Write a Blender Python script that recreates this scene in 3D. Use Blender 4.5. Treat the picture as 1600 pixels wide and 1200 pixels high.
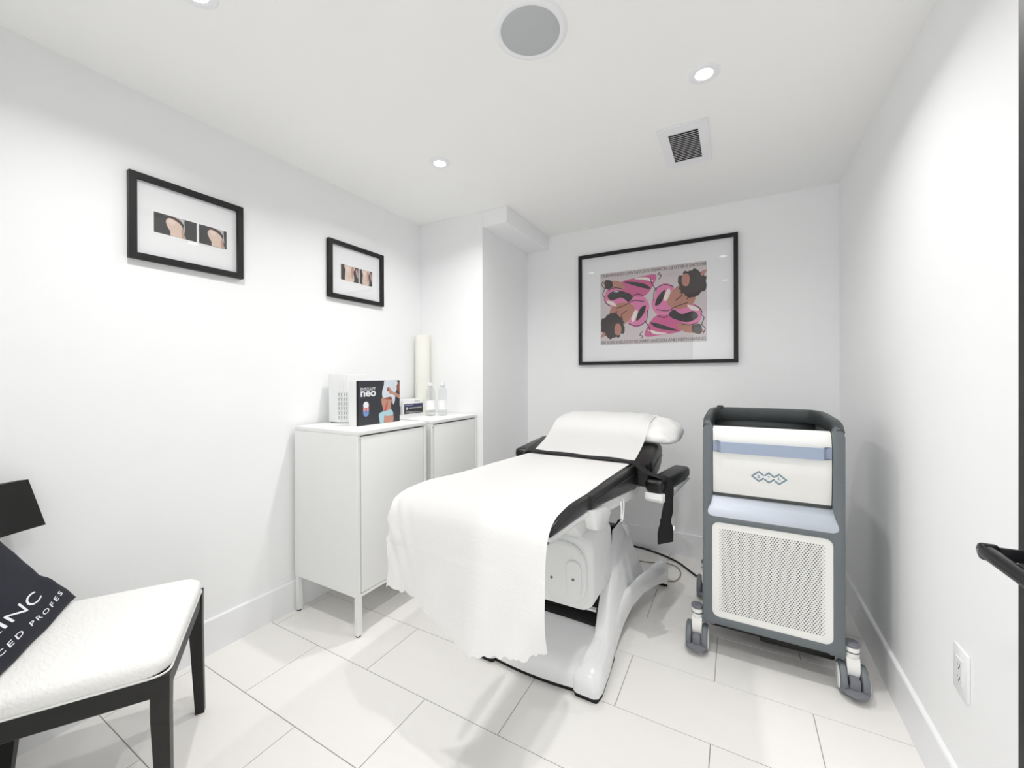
import bpy, bmesh, math, random
from mathutils import Vector, Matrix, noise
random.seed(7)
for o in list(bpy.data.objects): bpy.data.objects.remove(o)
S = bpy.context.scene
C = S.collection
PI = math.pi

# ------------------------------------------------------------------ camera
F_PX, CY = 629.2, 590.2
yaw, pitch, roll = (math.radians(a) for a in (28.982, -0.146, -0.171))
fw = Vector((-math.sin(yaw)*math.cos(pitch), math.cos(yaw)*math.cos(pitch), math.sin(pitch)))
rt = Vector((math.cos(yaw), math.sin(yaw), 0)); up = rt.cross(fw)
rt2 = rt*math.cos(roll) + up*math.sin(roll); up2 = up*math.cos(roll) - rt*math.sin(roll)
cd = bpy.data.cameras.new('camera'); cam = bpy.data.objects.new('camera', cd); C.objects.link(cam)
cd.sensor_width = 36.0; cd.lens = F_PX*36/1600; cd.shift_y = -(600-CY)/1600; cd.clip_start = 0.02
cam.matrix_world = Matrix(((rt2.x, up2.x, -fw.x, 0), (rt2.y, up2.y, -fw.y, 0), (rt2.z, up2.z, -fw.z, 1.2), (0, 0, 0, 1)))
S.camera = cam
# ------------------------------------------------------------------ world, exposure
w = bpy.data.worlds.new('world'); S.world = w; w.use_nodes = True
w.node_tree.nodes['Background'].inputs[0].default_value = (0.9, 0.95, 1, 1)
w.node_tree.nodes['Background'].inputs[1].default_value = 0.02
S.view_settings.view_transform = 'Standard'; S.view_settings.look = 'None'
S.view_settings.gamma = 1.0; S.view_settings.use_curve_mapping = False
S.view_settings.exposure = -1.4
S.cycles.max_bounces = 9; S.cycles.diffuse_bounces = 8; S.cycles.transparent_max_bounces = 10
LAMP_W = 16.0
LAMP_COL = (1.0, 0.985, 0.965)

# ------------------------------------------------------------------ materials
def lin(c):
    return tuple(((v/255)/12.92 if v/255 <= .04045 else ((v/255+.055)/1.055)**2.4) for v in c)
MATS = {}
def mat(name, rgb, rough=.5, metal=0.0, noise_amt=0.0, scale=40, bump=0.0, coat=0.0, spec=.5, stretch=(1, 1, 1), trans=0.0):
    if name in MATS: return MATS[name]
    m = bpy.data.materials.new(name); m.use_nodes = True
    nt = m.node_tree; b = nt.nodes['Principled BSDF']
    col = (*lin(rgb), 1)
    b.inputs['Base Color'].default_value = col
    b.inputs['Roughness'].default_value = rough; b.inputs['Metallic'].default_value = metal
    b.inputs['Coat Weight'].default_value = coat; b.inputs['Specular IOR Level'].default_value = spec
    if noise_amt or bump:
        tc = nt.nodes.new('ShaderNodeTexCoord'); mp = nt.nodes.new('ShaderNodeMapping')
        mp.inputs['Scale'].default_value = stretch
        n = nt.nodes.new('ShaderNodeTexNoise'); n.inputs['Scale'].default_value = scale; n.inputs['Detail'].default_value = 4
        nt.links.new(tc.outputs['Object'], mp.inputs['Vector']); nt.links.new(mp.outputs[0], n.inputs['Vector'])
        if noise_amt:
            mx = nt.nodes.new('ShaderNodeMix'); mx.data_type = 'RGBA'
            mx.inputs[6].default_value = tuple(c*(1-noise_amt) for c in col[:3])+(1,)
            mx.inputs[7].default_value = tuple(min(1, c*(1+noise_amt)) for c in col[:3])+(1,)
            nt.links.new(n.outputs[0], mx.inputs[0]); nt.links.new(mx.outputs[2], b.inputs['Base Color'])
        if bump:
            bp = nt.nodes.new('ShaderNodeBump'); bp.inputs['Strength'].default_value = bump; bp.inputs['Distance'].default_value = .01
            nt.links.new(n.outputs[0], bp.inputs['Height']); nt.links.new(bp.outputs[0], b.inputs['Normal'])
    if trans:
        out = nt.nodes['Material Output']; t = nt.nodes.new('ShaderNodeBsdfTranslucent'); t.inputs[0].default_value = col
        ms = nt.nodes.new('ShaderNodeMixShader'); ms.inputs[0].default_value = trans
        nt.links.new(b.outputs[0], ms.inputs[1]); nt.links.new(t.outputs[0], ms.inputs[2]); nt.links.new(ms.outputs[0], out.inputs[0])
    MATS[name] = m
    return m
def glass_mat(name, f0=.04, tint=(1, 1, 1), rough=0.0):
    """clear thin pane: transparent, with a mirror share that grows at grazing angles (Schlick)"""
    m = bpy.data.materials.new(name); m.use_nodes = True; nt = m.node_tree; nt.nodes.clear()
    out = nt.nodes.new('ShaderNodeOutputMaterial'); ms = nt.nodes.new('ShaderNodeMixShader')
    tr = nt.nodes.new('ShaderNodeBsdfTransparent'); gl = nt.nodes.new('ShaderNodeBsdfGlossy'); lw = nt.nodes.new('ShaderNodeLayerWeight')
    lw.inputs[0].default_value = .5; gl.inputs['Roughness'].default_value = rough; tr.inputs[0].default_value = (*tint, 1)
    pw = nt.nodes.new('ShaderNodeMath'); pw.operation = 'POWER'; pw.inputs[1].default_value = 5
    ma = nt.nodes.new('ShaderNodeMath'); ma.operation = 'MULTIPLY_ADD'; ma.inputs[1].default_value = 1-f0; ma.inputs[2].default_value = f0
    nt.links.new(lw.outputs['Facing'], pw.inputs[0]); nt.links.new(pw.outputs[0], ma.inputs[0]); nt.links.new(ma.outputs[0], ms.inputs[0])
    nt.links.new(tr.outputs[0], ms.inputs[1]); nt.links.new(gl.outputs[0], ms.inputs[2])
    nt.links.new(ms.outputs[0], out.inputs[0]); MATS[name] = m
    return m
def emit_mat(name, rgb, strength):
    m = bpy.data.materials.new(name); m.use_nodes = True; b = m.node_tree.nodes['Principled BSDF']
    b.inputs['Base Color'].default_value = (*rgb, 1); b.inputs['Emission Color'].default_value = (*rgb, 1); b.inputs['Emission Strength'].default_value = strength
    MATS[name] = m
    return m
WALL = mat('white_wall_paint', (245, 246, 247), .75, noise_amt=.012, scale=3, spec=.3)
CEIL = mat('white_ceiling_paint', (249, 249, 248), .85, noise_amt=.01, scale=3, spec=.2)
TRIM = mat('white_trim_paint', (243, 244, 246), .4)
TILE = mat('porcelain_tile', (243, 241, 238), .38, noise_amt=.022, scale=5, stretch=(1, 2.4, 1))
GROUT = mat('grout', (150, 147, 142), .9)
WMETAL = mat('white_powder_coat', (238, 239, 238), .45)
DGAP = mat('dark_gap', (30, 30, 30), .9)
BLACKWOOD = mat('black_stained_wood', (10, 10, 9), .42, noise_amt=.25, scale=18, stretch=(1, 1, 12), bump=.04)
BLACKFRAME = mat('black_picture_frame', (6, 6, 7), .5, noise_amt=.2, scale=60, bump=.03)
MATBOARD = mat('white_mat_board', (238, 239, 241), .9)
VINYL = mat('black_vinyl', (9, 9, 9), .36, noise_amt=.1, scale=160, bump=.05)
GLOSSW = mat('gloss_white_plastic', (240, 241, 242), .22, coat=.3)
SATINW = mat('satin_white_plastic', (233, 235, 235), .38)
RUBBER = mat('black_rubber', (16, 16, 16), .7)
PAPER = mat('crepe_exam_paper', (244, 244, 243), .95, noise_amt=.02, scale=140, bump=.10, spec=.1, trans=.28)
PILLOW = mat('white_pillow_cover', (244, 244, 243), .92, noise_amt=.02, scale=60, bump=.06, spec=.1)
STRAP = mat('black_webbing', (8, 8, 12), .75, noise_amt=.3, scale=300, bump=.1)
GREY = mat('machine_grey_plastic', (104, 111, 115), .36, noise_amt=.04, scale=400)
DGREY = mat('machine_dark_grey', (62, 67, 68), .42)
MWHITE = mat('machine_white', (240, 240, 237), .3, coat=.2)
SILVER = mat('machine_silver_lip', (196, 203, 214), .3, metal=.25)
BLUEGREY = mat('machine_blue_grey', (158, 171, 193), .38)
LOGO = mat('machine_logo_teal', (128, 154, 166), .5)
HOLE = mat('perforation_dark', (42, 42, 41), .9)
WHEEL = mat('caster_wheel_grey', (112, 118, 123), .5)
CAPG = mat('caster_cap_grey', (118, 120, 128), .5)
BOUCLE = mat('white_boucle_fabric', (243, 243, 241), .95, noise_amt=.03, scale=120, bump=.35, spec=.1, stretch=(.5, 1, 1))
NAVY = mat('navy_canvas', (19, 21, 36), .85, noise_amt=.12, scale=400, bump=.08)
WHITEINK = mat('white_ink', (235, 236, 240), .8)
DOORBLK = mat('black_door_paint', (27, 27, 28), .45)
HANDLE = mat('matte_black_metal', (22, 23, 26), .3, metal=.4)
GRILLE = mat('speaker_grille', (186, 189, 191), .7, noise_amt=.05, scale=900)
VENTBLK = mat('duct_dark', (28, 28, 28), .9)
CORD = mat('black_cord', (12, 12, 12), .5)
CORD2 = mat('beige_cord', (150, 134, 112), .6)
CHROME = mat('chrome', (215, 216, 218), .18, metal=1.0)
GLASS = glass_mat('picture_glass')
EMIT = emit_mat('lamp_lens', (1, .99, .97), 14)

# ------------------------------------------------------------------ geometry helpers
ROOT = {}
def link(name, me, m, parent=None, sm=None):
    o = bpy.data.objects.new(name, me); C.objects.link(o)
    if m is not None and not me.materials: me.materials.append(m)
    if parent is not None: o.parent = parent
    if sm:
        for p in me.polygons: p.use_smooth = True
        me.set_sharp_from_angle(angle=math.radians(sm))
    return o
def rootloc(parent):
    while parent is not None:
        if parent.name in ROOT: return ROOT[parent.name]
        parent = parent.parent
    return Vector((0, 0, 0))
def obj(name, bm, m, parent=None, sm=None):
    """mesh built in room coordinates, stored relative to its thing"""
    off = rootloc(parent)
    if off.length: bmesh.ops.translate(bm, vec=-off, verts=bm.verts)
    bmesh.ops.recalc_face_normals(bm, faces=bm.faces)
    me = bpy.data.meshes.new(name); bm.to_mesh(me); bm.free()
    return link(name, me, m, parent, sm)
def tag(o, label, cat, group=None):
    o['label'] = label; o['category'] = cat
    if group: o['group'] = group
    return o
def thing(name, label, cat, loc=(0, 0, 0), group=None):
    o = bpy.data.objects.new(name, None); C.objects.link(o); o.location = loc; o.empty_display_size = .05
    ROOT[o.name] = Vector(loc)
    return tag(o, label, cat, group)
def struct(o):
    o['kind'] = 'structure'; return o
def dup(root, loc, label, group=None):
    r = root.copy(); C.objects.link(r); r.location = loc; r['label'] = label
    if group: r['group'] = group
    for ch in list(root.children):
        c = ch.copy(); C.objects.link(c); c.parent = r
        for g in ch.children:
            d = g.copy(); C.objects.link(d); d.parent = c
    return r
def box(x0, x1, y0, y1, z0, z1, bev=0, seg=2, bm=None):
    b = bmesh.new()
    bmesh.ops.create_cube(b, size=1)
    for v in b.verts:
        v.co = Vector(((x0+x1)/2+v.co.x*(x1-x0), (y0+y1)/2+v.co.y*(y1-y0), (z0+z1)/2+v.co.z*(z1-z0)))
    if bev: bmesh.ops.bevel(b, geom=b.edges[:], offset=bev, segments=seg, profile=.5, affect='EDGES')
    return merge(bm, b) if bm is not None else b
def merge(a, b):
    me = bpy.data.meshes.new('tmp'); b.to_mesh(me); b.free(); a.from_mesh(me); bpy.data.meshes.remove(me)
    return a
def xform(bm, M):
    bmesh.ops.transform(bm, matrix=M, verts=bm.verts); return bm
def inset2d(pts, d):
    """polygon moved inwards by d (mitred)"""
    n = len(pts); area = sum(pts[i][0]*pts[(i+1) % n][1]-pts[(i+1) % n][0]*pts[i][1] for i in range(n)); sg = 1 if area > 0 else -1
    out = []
    for i in range(n):
        p0, p1, p2 = Vector(pts[i-1]), Vector(pts[i]), Vector(pts[(i+1) % n])
        e0 = (p1-p0).normalized(); e1 = (p2-p1).normalized()
        n0 = Vector((-e0.y, e0.x))*sg; n1 = Vector((-e1.y, e1.x))*sg; m = n0+n1
        m = m/max(.35, 1+n0.dot(n1)); out.append(tuple(p1+m*d))
    return out
def prism(pts, ax, d0, d1, bev=0, seg=2):
    """polygon (2D, in the two axes other than ax, in x<y<z order) extruded along ax, its two ends rounded by bev"""
    def P(p, d):
        if ax == 0: return (d, p[0], p[1])
        if ax == 1: return (p[0], d, p[1])
        return (p[0], p[1], d)
    if not bev:
        return loft([[P(p, d) for p in pts] for d in (d0, d1)])
    sg = 1 if d1 > d0 else -1
    lo = [(d0+sg*bev*(1-math.sin(PI/2*i/seg)), bev*(1-math.cos(PI/2*i/seg))) for i in range(seg, -1, -1)]
    hi = [(d1-sg*bev*(1-math.sin(PI/2*i/seg)), bev*(1-math.cos(PI/2*i/seg))) for i in range(0, seg+1)]
    return loft([[P(p, d) for p in inset2d(pts, ins)] for d, ins in lo+hi])
def rrect(x0, x1, y0, y1, r, n=6):
    out = []
    for cx, cy, a in ((x1-r, y1-r, 0), (x0+r, y1-r, 90), (x0+r, y0+r, 180), (x1-r, y0+r, 270)):
        for i in range(n+1):
            t = math.radians(a+90*i/n); out.append((cx+r*math.cos(t), cy+r*math.sin(t)))
    return out
def cyl(p0, p1, r0, r1=None, n=24, bev=0):
    r1 = r0 if r1 is None else r1
    b = bmesh.new(); p0 = Vector(p0); p1 = Vector(p1); d = p1-p0
    bmesh.ops.create_cone(b, cap_ends=True, segments=n, radius1=r0, radius2=r1, depth=d.length)
    if bev:
        es = [e for e in b.edges if len(e.link_faces) == 2 and any(len(f.verts) > 4 for f in e.link_faces)]
        bmesh.ops.bevel(b, geom=es, offset=bev, segments=2, profile=.5, affect='EDGES')
    xform(b, Matrix.Translation((p0+p1)/2) @ d.to_track_quat('Z', 'Y').to_matrix().to_4x4())
    return b
def loft(rings, caps=True, closed=True):
    b = bmesh.new(); vs = [[b.verts.new(p) for p in r] for r in rings]; n = len(rings[0])
    for i in range(len(vs)-1):
        for j in range(n if closed else n-1):
            b.faces.new((vs[i][j], vs[i][(j+1) % n], vs[i+1][(j+1) % n], vs[i+1][j]))
    if caps: b.faces.new(vs[0][::-1]); b.faces.new(vs[-1])
    return b
def lathe(prof, cx, cy, n=32):
    rings = [[(cx+r*math.cos(2*PI*k/n), cy+r*math.sin(2*PI*k/n), z) for k in range(n)] for r, z in prof]
    return loft(rings)
def catmull(pts, k=8):
    P = [Vector(p) for p in pts]; P = [P[0]*2-P[1]]+P+[P[-1]*2-P[-2]]; out = []
    for i in range(1, len(P)-2):
        for j in range(k):
            t = j/k; a, b_, c, d = P[i-1:i+3]
            out.append(.5*((2*b_)+(c-a)*t+(2*a-5*b_+4*c-d)*t*t+(3*b_-a-3*c+d)*t**3))
    out.append(P[-2]); return out
def sweep(pts, sec, upv=(0, 0, 1)):
    """closed 2D section (side, up) swept along points"""
    rings = []; n = len(pts); U = Vector(upv)
    for i, p in enumerate(pts):
        t = (Vector(pts[min(i+1, n-1)])-Vector(pts[max(i-1, 0)])).normalized()
        s = t.cross(U)
        s = s.normalized() if s.length > 1e-4 else Vector((1, 0, 0))
        u = s.cross(t).normalized()
        rings.append([Vector(p)+s*a+u*c for a, c in sec])
    return loft(rings)
def circ(r, n=10): return [(r*math.cos(2*PI*k/n), r*math.sin(2*PI*k/n)) for k in range(n)]
def tube(pts, r, n=10): return sweep(pts, circ(r, n))
def plate_holes(outer, holes, M, thick, bev=0):
    """flat plate with rounded holes, front face at local +z"""
    cu = bpy.data.curves.new('tmpc', 'CURVE'); cu.dimensions = '2D'; cu.fill_mode = 'BOTH'; cu.extrude = thick/2-bev; cu.bevel_depth = bev; cu.bevel_resolution = 1
    for poly in [outer]+holes:
        sp = cu.splines.new('POLY'); sp.points.add(len(poly)-1); sp.use_cyclic_u = True
        for p, q in zip(sp.points, poly): p.co = (q[0], q[1], 0, 1)
    o = bpy.data.objects.new('tmpc', cu); C.objects.link(o)
    me = bpy.data.meshes.new_from_object(o.evaluated_get(bpy.context.evaluated_depsgraph_get()))
    bpy.data.objects.remove(o); bpy.data.curves.remove(cu)
    b = bmesh.new(); b.from_mesh(me); bpy.data.meshes.remove(me)
    bmesh.ops.remove_doubles(b, verts=b.verts, dist=1e-5)
    return xform(b, M)
def text2d(s, width=None, height=None, bold=0.0, spacing=1.0):
    """lettering as flat 2D polygons, lower-left at (0, 0), scaled to width and height"""
    cu = bpy.data.curves.new('tmpt', 'FONT'); cu.body = s; cu.fill_mode = 'FRONT'; cu.offset = bold; cu.space_character = spacing; cu.resolution_u = 3
    o = bpy.data.objects.new('tmpt', cu); C.objects.link(o)
    me = bpy.data.meshes.new_from_object(o.evaluated_get(bpy.context.evaluated_depsgraph_get()))
    bpy.data.objects.remove(o); bpy.data.curves.remove(cu)
    vs = [(v.co.x, v.co.y) for v in me.vertices]; fs = [tuple(p.vertices) for p in me.polygons]
    bpy.data.meshes.remove(me)
    x0 = min(v[0] for v in vs); x1 = max(v[0] for v in vs); y0 = min(v[1] for v in vs); y1 = max(v[1] for v in vs)
    sx = (width/(x1-x0)) if width else None; sy = (height/(y1-y0)) if height else None
    sx = sx or sy; sy = sy or sx
    return [((x-x0)*sx, (y-y0)*sy) for x, y in vs], fs
class Print:
    """a flat print: layered polygons and lettering in one mesh, mapped to 3D by fn(x, y, layer height)"""
    def __init__(s): s.v = []; s.f = []; s.m = []; s.mats = []; s.k = 0
    def slot(s, m):
        if m not in s.mats: s.mats.append(m)
        return s.mats.index(m)
    def poly(s, pts, m, lift=1):
        s.k += lift; n = len(s.v); s.v += [(x, y, s.k) for x, y in pts]; s.f.append(tuple(range(n, n+len(pts)))); s.m.append(s.slot(m))
    def text(s, t, x, y, m, rot=0, **kw):
        s.k += 1; vs, fs = text2d(t, **kw); n = len(s.v); c, q = math.cos(rot), math.sin(rot)
        s.v += [(x+c*a-q*b, y+q*a+c*b, s.k) for a, b in vs]
        for f in fs: s.f.append(tuple(i+n for i in f)); s.m.append(s.slot(m))
    def stroke(s, pts, wd, m):
        P = [Vector(p) for p in pts]; L = []; R = []
        for i, p in enumerate(P):
            t = (P[min(i+1, len(P)-1)]-P[max(i-1, 0)]); t = Vector((-t.y, t.x)).normalized()*wd/2
            L.append(tuple(p+t)); R.append(tuple(p-t))
        s.k += 1
        for i in range(len(P)-1):
            n = len(s.v); s.v += [(*q, s.k) for q in (L[i], L[i+1], R[i+1], R[i])]; s.f.append((n, n+1, n+2, n+3)); s.m.append(s.slot(m))
    def build(s, name, fn, parent, step=.00015):
        off = rootloc(parent); me = bpy.data.meshes.new(name)
        me.from_pydata([Vector(fn(x, y, k*step))-off for x, y, k in s.v], [], s.f)
        for m in s.mats: me.materials.append(m)
        for p, i in zip(me.polygons, s.m): p.material_index = i
        return link(name, me, None, parent)
def smooth_poly(pts, k=6):
    P = [Vector((*p, 0)) for p in pts]; n = len(P); out = []
    for i in range(n):
        a, b_, c, d = P[i-1], P[i], P[(i+1) % n], P[(i+2) % n]
        for j in range(k):
            t = j/k; q = .5*((2*b_)+(c-a)*t+(2*a-5*b_+4*c-d)*t*t+(3*b_-a-3*c+d)*t**3); out.append((q.x, q.y))
    return out
def ell(cx, cy, a, b, n=24): return [(cx+a*math.cos(2*PI*i/n), cy+b*math.sin(2*PI*i/n)) for i in range(n)]

# ------------------------------------------------------------------ room
XL, XR, YB, YF, H = -2.004, 0.521, 2.914, -0.12, 2.30
YS, XS = 2.250, -1.469                                     # boxed-in column beside the cabinets
floor_o = struct(obj('floor', box(XL, XR, -1.5, YB, -.06, -.0018), GROUT))
TX, TY, GAP = .6265, .3072, .0026
def tile_mesh(x0, x1, y0, y1):
    b = box(-(x1-x0)/2, (x1-x0)/2, -(y1-y0)/2, (y1-y0)/2, -.0017, 0.0)
    top = [e for e in b.edges if all(v.co.z > -.0005 for v in e.verts)]
    bmesh.ops.bevel(b, geom=top, offset=.0006, segments=1, affect='EDGES')
    me = bpy.data.meshes.new('tile'); b.to_mesh(me); b.free(); me.materials.append(TILE); return me
cache = {}
for r in range(-8, 6):
    y0 = 1.152+r*TY; y1 = y0+TY
    xs = (-1.325 if r % 2 == 0 else -1.012)
    for k in range(-3, 5):
        x0 = xs+k*TX; x1 = x0+TX
        a0, a1, b0, b1 = max(x0+GAP/2, XL), min(x1-GAP/2, XR), max(y0+GAP/2, -1.5), min(y1-GAP/2, YB)
        if a1-a0 < .01 or b1-b0 < .01: continue
        key = (round(a1-a0, 4), round(b1-b0, 4))
        if key not in cache: cache[key] = tile_mesh(a0, a1, b0, b1)
        t = bpy.data.objects.new('tile', cache[key]); C.objects.link(t); t.parent = floor_o; t.location = ((a0+a1)/2, (b0+b1)/2, 0)
struct(obj('ceiling', box(XL-.1, XR+.1, -1.6, YB+.1, H, H+.1), CEIL))
struct(obj('wall_left', box(XL-.1, XL, -1.6, YB+.1, -.06, H), WALL))
struct(obj('wall_right', box(XR, XR+.1, -1.6, YB+.1, -.06, H), WALL))
struct(obj('wall_back', box(XL, XR, YB, YB+.1, -.06, H), WALL))
struct(obj('wall_alcove', box(XL, XS, YS, YB, -.0018, H, .002, 1), WALL))
struct(obj('trim_1', box(XS, -1.281, YS, YB, 2.194, H, .002, 1), WALL))     # dropped bulkhead beside the column
# front wall with the doorway the picture was taken from, and a stretch of corridor beyond it
b = box(XL, -.50, YF-.12, YF, -.0018, H); box(.43, XR, YF-.12, .03, -.0018, H, bm=b); box(-.50, .43, YF-.12, YF, 2.07, H, bm=b)
struct(obj('wall_front', b, WALL))
struct(obj('wall_corridor', box(XL, XR, -1.6, -1.5, -.06, H), WALL))
BBH, BBT = .150, .014
def baseboard(name, prof_ax, d0, d1, face, sgn):
    pts = [(face, 0), (face, BBH), (face+sgn*(BBT-.003), BBH), (face+sgn*BBT, BBH-.004), (face+sgn*BBT, .0)]
    return struct(obj(name, prism(pts, prof_ax, d0, d1), TRIM))
baseboard('baseboard_left', 1, YF, YS, XL, 1)
baseboard('baseboard_right', 1, .03, YB, XR, -1)
def bb_x(name, x0, x1, y):
    pts = [(y, 0), (y, BBH), (y-(BBT-.003), BBH), (y-BBT, BBH-.004), (y-BBT, .0)]
    return struct(obj(name, prism(pts, 0, x0, x1), TRIM))
bb_x('baseboard_back', XS, XR-BBT, YB)
bb_x('baseboard_alcove', XL+BBT, XS, YS)
pts = [(XS, 0), (XS, BBH), (XS+BBT-.003, BBH), (XS+BBT, BBH-.004), (XS+BBT, 0)]
struct(obj('baseboard_column', prism(pts, 1, YS-BBT, YB-BBT), TRIM))

# open black door against the right wall
XD, YD = .386, .932
d = struct(obj('door_1', box(XD, XD+.04, .035, YD, .008, 2.045, .0015, 1), DOORBLK))
hz = .935
b = cyl((XD, YD-.06, hz), (XD-.008, YD-.06, hz), .026, n=28, bev=.002)
merge(b, cyl((XD-.008, YD-.06, hz), (XD-.060, YD-.06, hz), .0095, n=20, bev=.002))
hn = obj('door_handle', b, HANDLE, d, 40)
lv = tube([(XD-.054, YD-.052, hz), (XD-.056, YD-.065, hz), (XD-.055, YD-.10, hz-.001), (XD-.055, YD-.19, hz-.001)], .0105, 18)
merge(lv, cyl((XD-.0635, YD-.059, hz), (XD-.044, YD-.059, hz), .0125, n=20, bev=.003))
obj('lever', lv, HANDLE, hn, 50)
obj('screw', cyl((XD-.0632, YD-.059, hz), (XD-.0655, YD-.059, hz), .003, n=12), CHROME, hn)
for z in (.25, 1.05, 1.85): obj('hinge', cyl((XD-.004, .032, z-.045), (XD-.004, .032, z+.045), .006, n=12), HANDLE, d)

# ------------------------------------------------------------------ ceiling fittings
def downlight(x, y, label, watt=LAMP_W):
    t = thing('recessed_downlight', label, 'ceiling light', (x, y, H), 'recessed ceiling downlights')
    obj('trim_ring', lathe([(.030, H), (.030, H-.003), (.036, H-.0045), (.050, H-.004), (.054, H-.0015), (.054, H)], x, y, 40), TRIM, t, 40)
    obj('lens', lathe([(.0005, H-.0005), (.030, H-.0005), (.030, H-.0025), (.0005, H-.0025)], x, y, 32), EMIT, t)
    ld = bpy.data.lights.new('downlight_lamp', 'AREA'); ld.shape = 'DISK'; ld.size = .046; ld.energy = watt; ld.color = LAMP_COL; ld.spread = math.radians(146)
    lo = bpy.data.objects.new('downlight_lamp', ld); C.objects.link(lo); lo.parent = t; lo.location = (0, 0, -.006)
    return t
downlight(-.097, 1.623, 'lit round ceiling downlight nearest the square air vent')
downlight(-1.328, 1.637, 'small lit ceiling downlight above the white cabinets')
downlight(-1.346, .572, 'ceiling downlight at the top edge above the chair, mostly cut off')
downlight(-.097, .572, 'ceiling downlight out of view above the doorway end of the room')
downlight(-.42, -.80, 'unseen downlight added in the corridor straight outside the door', LAMP_W*2.1)  # added lamp out of view, brightens the back wall and camera-facing surfaces
downlight(-1.30, -.80, 'unseen downlight added farther along the corridor outside the door', LAMP_W*2.1)  # second added lamp, more fill light through the doorway

t = thing('ceiling_speaker', 'round in-ceiling speaker with light grey grille and white rim', 'speaker', (-.568, 1.152, H))
obj('rim', lathe([(.094, H), (.094, H-.006), (.100, H-.008), (.112, H-.006), (.117, H-.001), (.117, H)], -.568, 1.152, 64), TRIM, t, 40)
g = lathe([(.0005, H-.0005), (.0955, H-.0005), (.0955, H-.005), (.085, H-.0075), (.05, H-.009), (.0005, H-.0095)], -.568, 1.152, 64)
obj('grille', g, GRILLE, t, 40)

t = thing('air_vent', 'square white ceiling air vent with dark gaps between fine slats', 'air vent', (-.204, 2.083, H))
M = Matrix.Translation((0, 0, H-.004))
obj('vent_frame', plate_holes([(-.306, 1.899), (-.102, 1.899), (-.102, 2.267), (-.306, 2.267)], [[(-.268, 1.950), (-.140, 1.950), (-.140, 2.222), (-.268, 2.222)]], M, .008, .0012), TRIM, t)
obj('duct_backing', box(-.270, -.138, 1.948, 2.224, H-.0015, H-.0003), VENTBLK, t)
sl = box(-.064, .064, -.0048, .0048, -.0006, .0006); xform(sl, Matrix.Rotation(math.radians(24), 4, 'X'))
sme = bpy.data.meshes.new('slat'); sl.to_mesh(sme); sl.free(); sme.materials.append(TRIM)
for i in range(17):
    o = bpy.data.objects.new('slat', sme); C.objects.link(o); o.parent = t; o.location = (0, 1.958+i*.016-2.083, -.0055)

# ------------------------------------------------------------------ wall outlet
t = thing('wall_outlet', 'white wall socket plate low on the right wall', 'outlet', (XR, 1.491, .424))
obj('plate', box(XR-.006, XR, 1.452, 1.530, .364, .484, .002, 2), TRIM, t, 40)
obj('receptacle', box(XR-.0085, XR-.005, 1.4745, 1.5075, .391, .457, .0008, 1), SATINW, t)
for zc in (.440, .408):
    for dy in (-.006, .006): obj('slot', box(XR-.0088, XR-.0084, 1.491+dy-.001, 1.491+dy+.001, zc-.004, zc+.004), DGAP, t)
    obj('slot', cyl((XR-.0084, 1.491, zc-.009), (XR-.0088, 1.491, zc-.009), .0022, n=10), DGAP, t)

# ------------------------------------------------------------------ framed pictures
def frame_left(yc, label):
    W_, H_, zc = .398, .326, 1.818
    X = XL
    t = thing('picture_frame', label, 'picture', (X, yc, zc), 'framed photographs on the left wall')
    Mx = Matrix(((0, 0, 1, X+.0125), (1, 0, 0, yc), (0, 1, 0, zc), (0, 0, 0, 1)))
    fr = plate_holes([(-W_/2, -H_/2), (W_/2, -H_/2), (W_/2, H_/2), (-W_/2, H_/2)], [[(-W_/2+.021, -H_/2+.021), (W_/2-.021, -H_/2+.021), (W_/2-.021, H_/2-.021), (-W_/2+.021, H_/2-.021)]], Mx, .025, .0012)
    obj('frame', fr, BLACKFRAME, t)
    obj('mat_board', box(X+.002, X+.008, yc-W_/2+.018, yc+W_/2-.018, zc-H_/2+.018, zc+H_/2-.018), MATBOARD, t)
    obj('glass', box(X+.0165, X+.0175, yc-W_/2+.020, yc+W_/2-.020, zc-H_/2+.020, zc+H_/2-.020), GLASS, t)
    return t, (lambda x, y, k: (X+.0083+k, yc+x, zc+y))
SK1 = mat('print_skin', (220, 198, 184), .7, noise_amt=.08, scale=30); SK2 = mat('print_skin_shade', (190, 154, 140), .7)
SK3 = mat('print_skin_light', (232, 214, 202), .7)
PDARK = mat('print_charcoal', (58, 58, 60), .7, noise_amt=.08, scale=20); PBROWN = mat('print_brown', (74, 50, 46), .7); PWHITE = mat('print_white', (243, 243, 243), .7)
PGREY = mat('print_grey', (196, 196, 196), .7)
t, fn = frame_left(.826, 'black framed photo pair of a bare flank on dark backdrops, nearer the chair')
p = Print()
p.poly([(-.128, -.050), (.142, -.050), (.142, .042), (-.128, .042)], PWHITE)
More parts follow.
